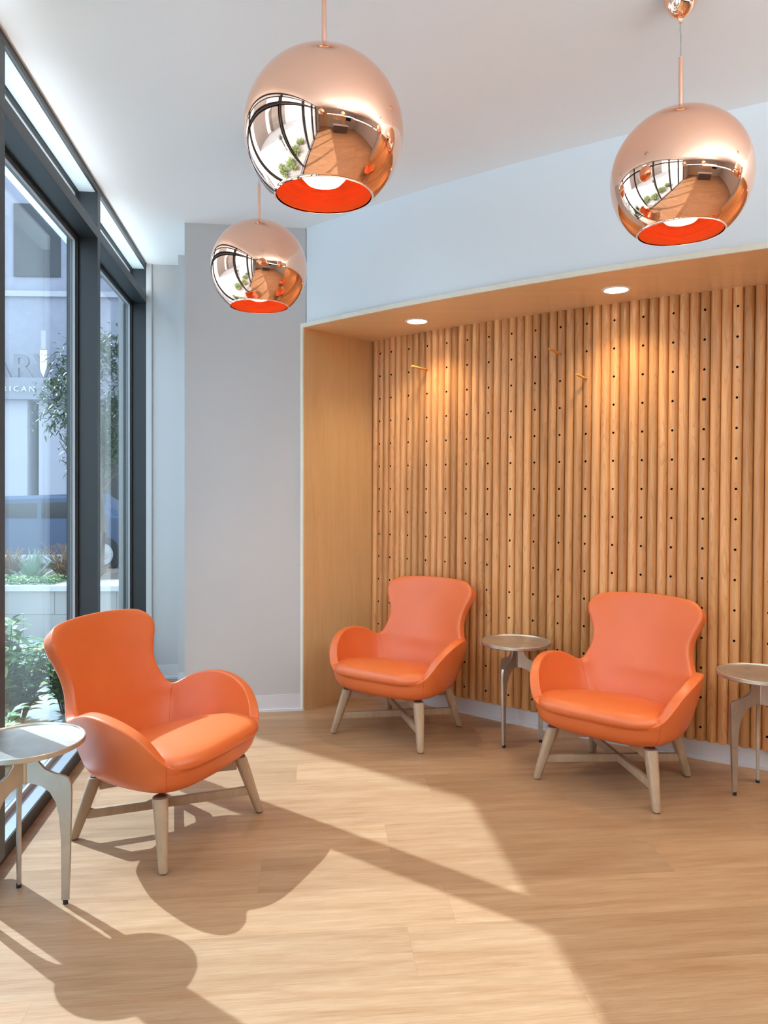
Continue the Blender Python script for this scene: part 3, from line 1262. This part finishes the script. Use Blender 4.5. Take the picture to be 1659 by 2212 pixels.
# ------------------------------------------------------------------ outside
bm = bmesh.new()
prism(bm, [(-60, -30), (-1.2, -30), W(-1.165, -20), W(-1.165, 12), (8, 60), (-60, 60)], -0.35, -0.10)
m, nt, b = new_mat('pale_paving')
tc = N(nt, 'ShaderNodeTexCoord').outputs['Object']
br = N(nt, 'ShaderNodeTexBrick')
br.inputs['Scale'].default_value = 1.0
br.inputs['Brick Width'].default_value = 1.2
br.inputs['Row Height'].default_value = 0.6
br.inputs['Mortar Size'].default_value = 0.006
br.inputs['Color1'].default_value = (0.50, 0.52, 0.53, 1)
br.inputs['Color2'].default_value = (0.55, 0.57, 0.58, 1)
br.inputs['Mortar'].default_value = (0.42, 0.43, 0.44, 1)
L(nt, tc, br.inputs['Vector'])
L(nt, br.outputs['Color'], b.inputs['Base Color'])
b.inputs['Roughness'].default_value = 0.85
struct(obj('ground_outside', bm, m))
# yellow stripes on the paving
M['yellow'] = simple('yellow_paint', (0.62, 0.52, 0.16), 0.8)
for k in range(4):
    bm = bmesh.new()
    add_box(bm, (-3.35 + .12 * k, 6.9 - .42 * k, -.098), (1.2, .10, .006), Matrix.Rotation(math.radians(14), 3, 'Z'))
    o = obj('yellow_stripe', bm, M['yellow'])
    tag(o, 'yellow stripe painted on the pale paving outside the window', 'painted stripe', 'yellow stripes on the paving')

# planter with block face and pale coping
planter = empty('stone_planter', (-3.6, 8.0, -.1))
tag(planter, 'pale stone planter wall outside the window', 'planter')
pm, nt, b = new_mat('planter_block')
tc = N(nt, 'ShaderNodeTexCoord').outputs['Object']
br = N(nt, 'ShaderNodeTexBrick')
for k_, v_ in (('Scale', 1.0), ('Brick Width', 0.62), ('Row Height', 0.235), ('Mortar Size', 0.004)):
    br.inputs[k_].default_value = v_
br.inputs['Color1'].default_value = (0.47, 0.455, 0.44, 1)
br.inputs['Color2'].default_value = (0.51, 0.495, 0.48, 1)
br.inputs['Mortar'].default_value = (0.25, 0.25, 0.25, 1)
L(nt, mapping(nt, tc, rot=(PI / 2, 0, 0)), br.inputs['Vector'])
L(nt, br.outputs['Color'], b.inputs['Base Color'])
b.inputs['Roughness'].default_value = 0.9
bm = bmesh.new()
add_box(bm, (0, -.40, .235), (7.0, .22, .47))
obj('block_face', bm, pm, planter)
bm = bmesh.new()
add_box(bm, (0, -.30, .5), (7.0, .52, .055))
bevel_all(bm, .006, 2)
obj('coping', bm, simple('coping_white', (0.72, 0.71, 0.69), 0.8), planter)
bm = bmesh.new()
add_box(bm, (0, .75, .235), (7.0, 1.8, .46))
obj('soil', bm, simple('soil', (0.12, 0.085, 0.06), 0.95, var=.3), planter)


def leaf_mesh(bm, p, d, ln, wd, curl=0.3, up=Vector((0, 0, 1))):
    """one folded pointed leaf from p along d"""
    d = d.normalized()
    side = d.cross(up)
    if side.length < .01:
        side = Vector((1, 0, 0))
    side.normalize()
    nrm = side.cross(d)
    prev = None
    for f_, w_ in ((0, .12), (.35, 1.0), (.7, .7), (1.0, .05)):
        c = p + d * (ln * f_) - Vector((0, 0, 1)) * (curl * ln * f_ * f_)
        tri = [bm.verts.new(c - side * wd * w_ + nrm * wd * .35 * w_), bm.verts.new(c), bm.verts.new(c + side * wd * w_ + nrm * wd * .35 * w_)]
        if prev:
            for q in (0, 1):
                bm.faces.new((prev[q], prev[q + 1], tri[q + 1], tri[q]))
        prev = tri


def leaf_mat(name, lo, hi, rough=0.5):
    m, nt, b = new_mat(name)
    tc = N(nt, 'ShaderNodeTexCoord').outputs['Object']
    L(nt, ramp(nt, noise(nt, tc, 14, 3), [(0.3, lo), (0.7, hi)]), b.inputs['Base Color'])
    b.inputs['Roughness'].default_value = rough
    b.inputs['Subsurface Weight'].default_value = 0.0
    return m


M['sage'] = leaf_mat('sage_leaf', (0.13, 0.27, 0.06), (0.34, 0.50, 0.20))
M['treeleaf'] = leaf_mat('tree_leaf', (0.045, 0.085, 0.035), (0.13, 0.18, 0.085), 0.35)
M['dry'] = leaf_mat('dry_stem', (0.20, 0.12, 0.07), (0.36, 0.23, 0.15), .9)
M['agave'] = leaf_mat('agave_leaf', (0.22, 0.33, 0.24), (0.36, 0.47, 0.36))
M['bark'] = simple('bark', (0.16, 0.12, 0.09), .9, var=.3)


def shrub(X, Y, z, h, w, n, label, mat='sage', name='leafy_shrub', group='green shrubs outside the window', seed=1):
    rnd = random.Random(seed)
    r = empty(name, (X, Y, z))
    bm = bmesh.new()
    bs = bmesh.new()
    for q in range(n):
        a = rnd.uniform(0, 2 * PI)
        rr = w * math.sqrt(rnd.random())
        hh = h * (0.55 + 0.45 * rnd.random()) * (1 - .35 * (rr / w) ** 2)
        b0 = Vector((rr * .5 * math.cos(a), rr * .5 * math.sin(a), 0))
        b1 = Vector((rr * math.cos(a), rr * math.sin(a), hh))
        tube(bs, [b0, b0.lerp(b1, .5) + Vector((0, 0, hh * .08)), b1], [.006, .004, .002], 5, False)
        for f_ in [x / 9 for x in range(2, 10)]:
            p = b0.lerp(b1, f_)
            for s_ in range(2):
                aa = rnd.uniform(0, 2 * PI)
                d = Vector((math.cos(aa), math.sin(aa), rnd.uniform(.2, 1.0)))
                leaf_mesh(bm, p, d, rnd.uniform(.09, .16), rnd.uniform(.016, .026), .3)
    obj('foliage', bm, M[mat], r, 180)
    obj('stems', bs, M['bark'], r, 60)
    tag(r, label, 'shrub', group)


shrub(-2.42, 4.70, -.1, .72, .30, 60, 'leafy green shrub outside the window, just left of the sunlit armchair', seed=3)
shrub(-2.05, 5.02, -.1, .60, .22, 40, 'low leafy green shrub close to the glass, behind the sunlit armchair', seed=4)
shrub(-2.75, 4.25, -.1, .62, .28, 45, 'leafy green shrub outside, behind the near window frame', seed=5)
shrub(-2.05, 3.85, -.1, .34, .24, 36, 'low pale green shrub outside, beside the metal table by the window', seed=6)


def dry_bush(X, Y, z, h, w, seed, label):
    rnd = random.Random(seed)
    bm = bmesh.new()
    for q in range(150):
        a = rnd.uniform(0, 2 * PI)
        tip = Vector((w * rnd.random() * math.cos(a), w * rnd.random() * math.sin(a), h * rnd.uniform(.4, 1)))
        mid = tip * .5 + Vector((rnd.uniform(-.05, .05), rnd.uniform(-.05, .05), .05))
        tube(bm, [(0, 0, 0), mid, tip, tip + Vector((rnd.uniform(-.06, .06), rnd.uniform(-.06, .06), -.03))], [.006, .004, .003, .002], 4, False)
    o = obj('dry_bush', bm, M['dry'], None, 60)
    o.location = (X, Y, z)
    tag(o, label, 'bush', 'dry brown bushes in the planter')


PZ = .37
dry_bush(-3.40, 8.05, PZ, .46, .34, 1, 'dry brown bush in the planter, right of the spiky grass')
dry_bush(-3.10, 7.95, PZ, .36, .22, 2, 'small dry brown bush at the right end of the planter, by the window frame')
dry_bush(-4.02, 8.05, PZ, .38, .26, 3, 'dry brown bush in the planter, left of the spiky grass')


def spiky(X, Y, z, h, n, seed, name, label, cat, group=None, wd=.012, mat='agave'):
    rnd = random.Random(seed)
    bm = bmesh.new()
    for q in range(n):
        a = rnd.uniform(0, 2 * PI)
        el = rnd.uniform(.35, 1.45)
        d = Vector((math.cos(a) * math.cos(el), math.sin(a) * math.cos(el), math.sin(el)))
        leaf_mesh(bm, Vector((0, 0, 0)), d, h * rnd.uniform(.75, 1.05), wd, .18)
    o = obj(name, bm, M[mat], None, 180)
    o.location = (X, Y, z)
    tag(o, label, cat, group)
    return o


spiky(-3.72, 7.95, PZ, .50, 90, 5, 'spiky_grass', 'pale spiky grass clump in the stone planter', 'ornamental grass')
# low green ground cover spilling on the coping
rnd = random.Random(11)
bm = bmesh.new()
for q in range(900):
    p = Vector((rnd.uniform(-.42, .30), rnd.uniform(-.22, .16), rnd.uniform(0, .07)))
    a = rnd.uniform(0, 2 * PI)
    leaf_mesh(bm, p, Vector((math.cos(a), math.sin(a), rnd.uniform(.1, .9))), .05, .010, .3)
o = obj('ground_cover', bm, M['sage'], None, 180)
o.location = (-3.62, 7.72, .42)
tag(o, 'low green creeping plant spilling over the planter edge', 'ground cover', kind='stuff')


def tree(X, Y, z, trunk_h, crown, n, seed, label):
    rnd = random.Random(seed)
    r = empty('leafy_tree', (X, Y, z))
    bm = bmesh.new()
    tube(bm, [(0, 0, 0), (.05, 0, trunk_h * .5), (-.02, .03, trunk_h), (.02, 0, trunk_h + crown[2])], [.055, .045, .04, .015], 10)
    for q in range(14):
        a = rnd.uniform(0, 2 * PI)
        z0 = trunk_h * rnd.uniform(.8, 1.25)
        tube(bm, [(0, 0, z0), (crown[0] * .4 * math.cos(a), crown[1] * .4 * math.sin(a), z0 + .25), (crown[0] * .8 * math.cos(a), crown[1] * .8 * math.sin(a), z0 + rnd.uniform(.3, .8))], [.02, .012, .005], 6)
    obj('trunk', bm, M['bark'], r, 60)
    bm = bmesh.new()
    cl = []
    for q in range(46):
        v = Vector((rnd.gauss(0, 1), rnd.gauss(0, 1), rnd.gauss(0, 1))).normalized() * rnd.uniform(.45, 1) ** .6
        cl.append(Vector((v.x * crown[0], v.y * crown[1], trunk_h + crown[2] + v.z * crown[2])))
    for q in range(n):
        c = rnd.choice(cl)
        p = c + Vector((rnd.gauss(0, .12), rnd.gauss(0, .12), rnd.gauss(0, .11)))
        a = rnd.uniform(0, 2 * PI)
        leaf_mesh(bm, p, Vector((math.cos(a), math.sin(a), rnd.uniform(-.8, .6))), rnd.uniform(.07, .12), rnd.uniform(.012, .019), .3)
    obj('crown', bm, M['treeleaf'], r, 180)
    tag(r, label, 'tree')


tree(-4.02, 10.6, -.1, 1.75, (.66, .66, 1.0), 5600, 21, 'green leafy tree outside, half hidden behind the dark window mullion')

# yucca near the glass behind the viewer (mirrored in the copper)
yu = spiky(-3.55, .3, .95, .62, 160, 8, 'yucca', 'spiky yucca on a short trunk outside, seen only mirrored', 'yucca', None, .012)
bm = bmesh.new()
tube(bm, [(0, 0, -1.05), (.03, 0, -.5), (0, 0, .02)], [.07, .06, .05], 10)
obj('trunk', bm, M['bark'], yu, 60)
shrub(-2.3, -1.0, -.1, .5, .5, 60, 'broad green shrub outside behind the viewer, seen only mirrored', seed=9)
shrub(-2.35, .22, -.1, .42, .6, 70, 'wide green shrub outside beside the yucca, seen only mirrored', seed=12)
shrub(-2.9, 2.4, -.1, .42, .6, 70, 'wide green shrub outside between the leafy shrubs and the yucca, seen only mirrored', seed=13)
shrub(-2.2, 1.4, -.1, .45, .5, 60, 'broad green shrub outside beside the viewer, seen only mirrored', seed=10)

# parked dark blue car behind the planter
car = empty('parked_car', (-6.45, 14.2, -.1), math.radians(4))
tag(car, 'dark blue car on the street behind the planter', 'car')
body = [(-2.2, .32), (-2.25, .55), (-2.12, .78), (-1.2, .90), (-.72, 1.0), (-.35, 1.36), (.95, 1.40), (1.55, 1.02), (2.12, .92), (2.2, .6), (2.15, .32)]
bm = bmesh.new()
sl = []
for y_, k_ in ((-.88, .94), (-.80, 1.0), (.80, 1.0), (.88, .94)):
    sl.append([bm.verts.new((x_ * (1 if abs(y_) < .85 else .985), y_, .32 + (z_ - .32) * k_)) for x_, z_ in body])
for a, b in zip(sl, sl[1:]):
    for q in range(len(body)):
        j_ = (q + 1) % len(body)
        bm.faces.new((a[q], a[j_], b[j_], b[q]))
bm.faces.new(sl[0])
bm.faces.new(sl[-1][::-1])
obj('body', bm, simple('car_blue', (0.05, 0.08, 0.15), .25, spec=.6), car, 35)
for y_ in (-.885, .885):
    for xs in (((-.55, 1.02), (-.30, 1.28), (.22, 1.30), (.22, 1.0)), ((.30, 1.0), (.30, 1.30), (.88, 1.31), (1.36, 1.02))):
        bm = bmesh.new()
        s0 = [bm.verts.new((x_, y_ * .985, .32 + (z_ - .32) * .94)) for x_, z_ in xs]
        s1 = [bm.verts.new((x_, y_ * 1.004, .32 + (z_ - .32) * .94)) for x_, z_ in xs]
        bm.faces.new(s0)
        bm.faces.new(s1[::-1])
        for q in range(4):
            bm.faces.new((s0[q], s0[(q + 1) % 4], s1[(q + 1) % 4], s1[q]))
        obj('side_window', bm, simple('car_glass', (0.02, 0.025, 0.03), .08), car)
for x_ in (-1.4, 1.35):
    for y_ in (-.80, .80):
        bm = bmesh.new()
        bmesh.ops.create_cone(bm, cap_ends=True, segments=32, radius1=.32, radius2=.32, depth=.2, matrix=Matrix.Translation((x_, y_, .32)) @ Matrix.Rotation(PI / 2, 4, 'X'))
        bevel_all(bm, .012, 2)
        wh = obj('wheel', bm, M['black'], car, 40)
        bm = bmesh.new()
        bmesh.ops.create_cone(bm, cap_ends=True, segments=24, radius1=.20, radius2=.20, depth=.215, matrix=Matrix.Translation((x_, y_, .32)) @ Matrix.Rotation(PI / 2, 4, 'X'))
        obj('hub_cap', bm, simple('alloy', (.5, .5, .52), .3, metal=.8), wh, 40)

# restaurant across the street
BY = 20.0
rest = empty('restaurant_building', (-9.0, BY, -.1), math.radians(3))
tag(rest, 'grey restaurant building across the street with a big letter sign', 'building')
M['facade'] = simple('facade_grey', (0.28, 0.29, 0.36), .85, var=.06)
M['facade_d'] = simple('facade_dark', (0.11, 0.11, 0.13), .8)
M['facade_l'] = simple('facade_light', (0.40, 0.40, 0.46), .85)
M['shopglass'] = simple('shop_glass', (0.03, 0.035, 0.045), .1)


def bld(name, x0, x1, y0, y1, z0, z1, mat):
    bm = bmesh.new()
    add_box(bm, ((x0 + x1) / 2, (y0 + y1) / 2, (z0 + z1) / 2), (x1 - x0, y1 - y0, z1 - z0))
    return obj(name, bm, mat, rest)


bld('upper_wall', -9, 9, .6, 6, 4.4, 13.0, M['facade'])
bld('sign_beam', -9, 9, -.25, .6, 3.85, 4.42, simple('sign_beam_grey', (0.22, 0.225, 0.27), .8))
bld('ledge', -9, 9, .5, .62, 6.75, 6.9, M['facade_l'])
for x0 in (-7.4, -5.3, -3.2, -1.1, 1.0):
    wv_ = bld('upper_window', x0, x0 + 1.25, .56, .64, 7.3, 9.3, M['shopglass'])
    bld('upper_window', x0, x0 + 1.25, .56, .64, 10.2, 12.2, M['shopglass'])
for x0 in (-8.8, -6.4, -4.0, -1.35, -.2, 2.2, 4.6):
    bld('pier', x0, x0 + .85, .0, .6, 0, 3.85, M['facade_l'])
bld('shopfront', -9, 9, .9, 1.0, 0, 3.85, M['shopglass'])
bld('base_wall', -9, 9, .62, .9, 0, .7, M['facade_d'])


def text_obj(name, body_, size, loc, mat, parent, ext=.03, space=1.0, bold=.0):
    cu = bpy.data.curves.new(name, 'FONT')
    cu.body = body_
    cu.size = size
    cu.extrude = ext
    cu.space_character = space
    cu.offset = bold
    cu.align_x = 'RIGHT'
    o = bpy.data.objects.new(name, cu)
    COL.objects.link(o)
    dg = bpy.context.evaluated_depsgraph_get()
    me = bpy.data.meshes.new_from_object(o.evaluated_get(dg))
    bpy.data.objects.remove(o)
    me.materials.clear()
    me.materials.append(mat)
    o = bpy.data.objects.new(name, me)
    o.location = loc
    o.rotation_euler = (PI / 2, 0, 0)
    return link(o, parent)


text_obj('sign_lettering', 'CARV', .88, (.26, -.10, 4.44), simple('letter_grey', (.17, .17, .21), .6), rest, .05, 1.10, .018)
text_obj('sign_lettering', 'AMERICAN GRILLE', .20, (.90, -.27, 4.05), simple('letter_white', (.60, .60, .64), .6), rest, .02, 1.60)
# knife standing in the V
bm = bmesh.new()
pr = [(-.07, 4.60), (0, 4.45), (.085, 4.72), (.085, 5.15), (-.085, 5.15), (-.085, 4.72)]
lo = [bm.verts.new((x_, 0, z_)) for x_, z_ in pr]
hi = [bm.verts.new((x_, .04, z_)) for x_, z_ in pr]
bm.faces.new(lo)
bm.faces.new(hi[::-1])
for q in range(len(pr)):
    bm.faces.new((lo[q], lo[(q + 1) % 6], hi[(q + 1) % 6], hi[q]))
o = obj('sign_knife', bm, simple('knife_white', (.8, .8, .82), .4), rest)
o.location = (.0, -.22, 0)
bm = bmesh.new()
add_box(bm, (.0, -.20, 5.42), (.12, .05, .5))
bevel_all(bm, .02, 2)
obj('knife_handle', bm, simple('knife_handle_grey', (.4, .4, .43), .5), rest)
# neighbouring blocks on the left, only mirrored
for i, (X, Y, sx, sy, h_) in enumerate(((-24, 4, 8, 10, 14), (-22, -9, 8, 9, 9))):
    bm = bmesh.new()
    add_box(bm, (X, Y, h_ / 2 - .1), (sx, sy, h_))
    o = obj('office_block', bm, simple('block_tan', (.30, .27, .25), .9, var=.1))
    tag(o, ['tall tan office block across the street, seen only mirrored', 'lower tan office block across the street, seen only mirrored'][i], 'building', 'blocks across the street')

# ------------------------------------------------------------------ light
w = bpy.data.worlds.new('sky')
scn.world = w
w.use_nodes = True
nt = w.node_tree
bg = nt.nodes['Background']
tc = N(nt, 'ShaderNodeTexCoord').outputs['Generated']
sp_ = N(nt, 'ShaderNodeSeparateXYZ')
L(nt, tc, sp_.inputs[0])
sk = ramp(nt, sp_.outputs[2], [(0.0, (0.86, 0.93, 1.0)), (0.35, (0.66, 0.82, 1.0)), (1.0, (0.48, 0.70, 1.0))])
L(nt, sk, bg.inputs['Color'])
bg.inputs['Strength'].default_value = 3.4

sun = bpy.data.lights.new('sun', 'SUN')
sun.energy = 6.0
sun.angle = math.radians(0.55)
sun.color = (0.80, 1.0, 1.22)
so = bpy.data.objects.new('sun', sun)
sd = Vector((.797 * .584, -.604 * .584, -.546)).normalized()
so.rotation_euler = sd.to_track_quat('-Z', 'Y').to_euler()
so.location = (-8, 8, 10)
link(so)

# ------------------------------------------------------------------ camera
cam = bpy.data.cameras.new('camera')
cam.sensor_fit = 'VERTICAL'
cam.sensor_height = 36.0
cam.lens = F_PX / 2212 * 36.0
cam.shift_y = -50.0 / 2212
cam.clip_start = 0.02
co = bpy.data.objects.new('camera', cam)
co.location = (0, 0, EYE)
co.rotation_euler = (PI / 2, 0, 0)
link(co)
scn.camera = co

scn.view_settings.view_transform = 'Standard'
scn.view_settings.look = 'None'
scn.view_settings.exposure = 0.38
scn.view_settings.gamma = 1.0
scn.view_settings.use_curve_mapping = False
scn.cycles.use_denoising = True
scn.cycles.max_bounces = 10
scn.cycles.diffuse_bounces = 5
scn.cycles.glossy_bounces = 5
scn.cycles.transparent_max_bounces = 16
scn.cycles.caustics_reflective = False
scn.cycles.caustics_refractive = False
scn.cycles.sample_clamp_indirect = 6.0
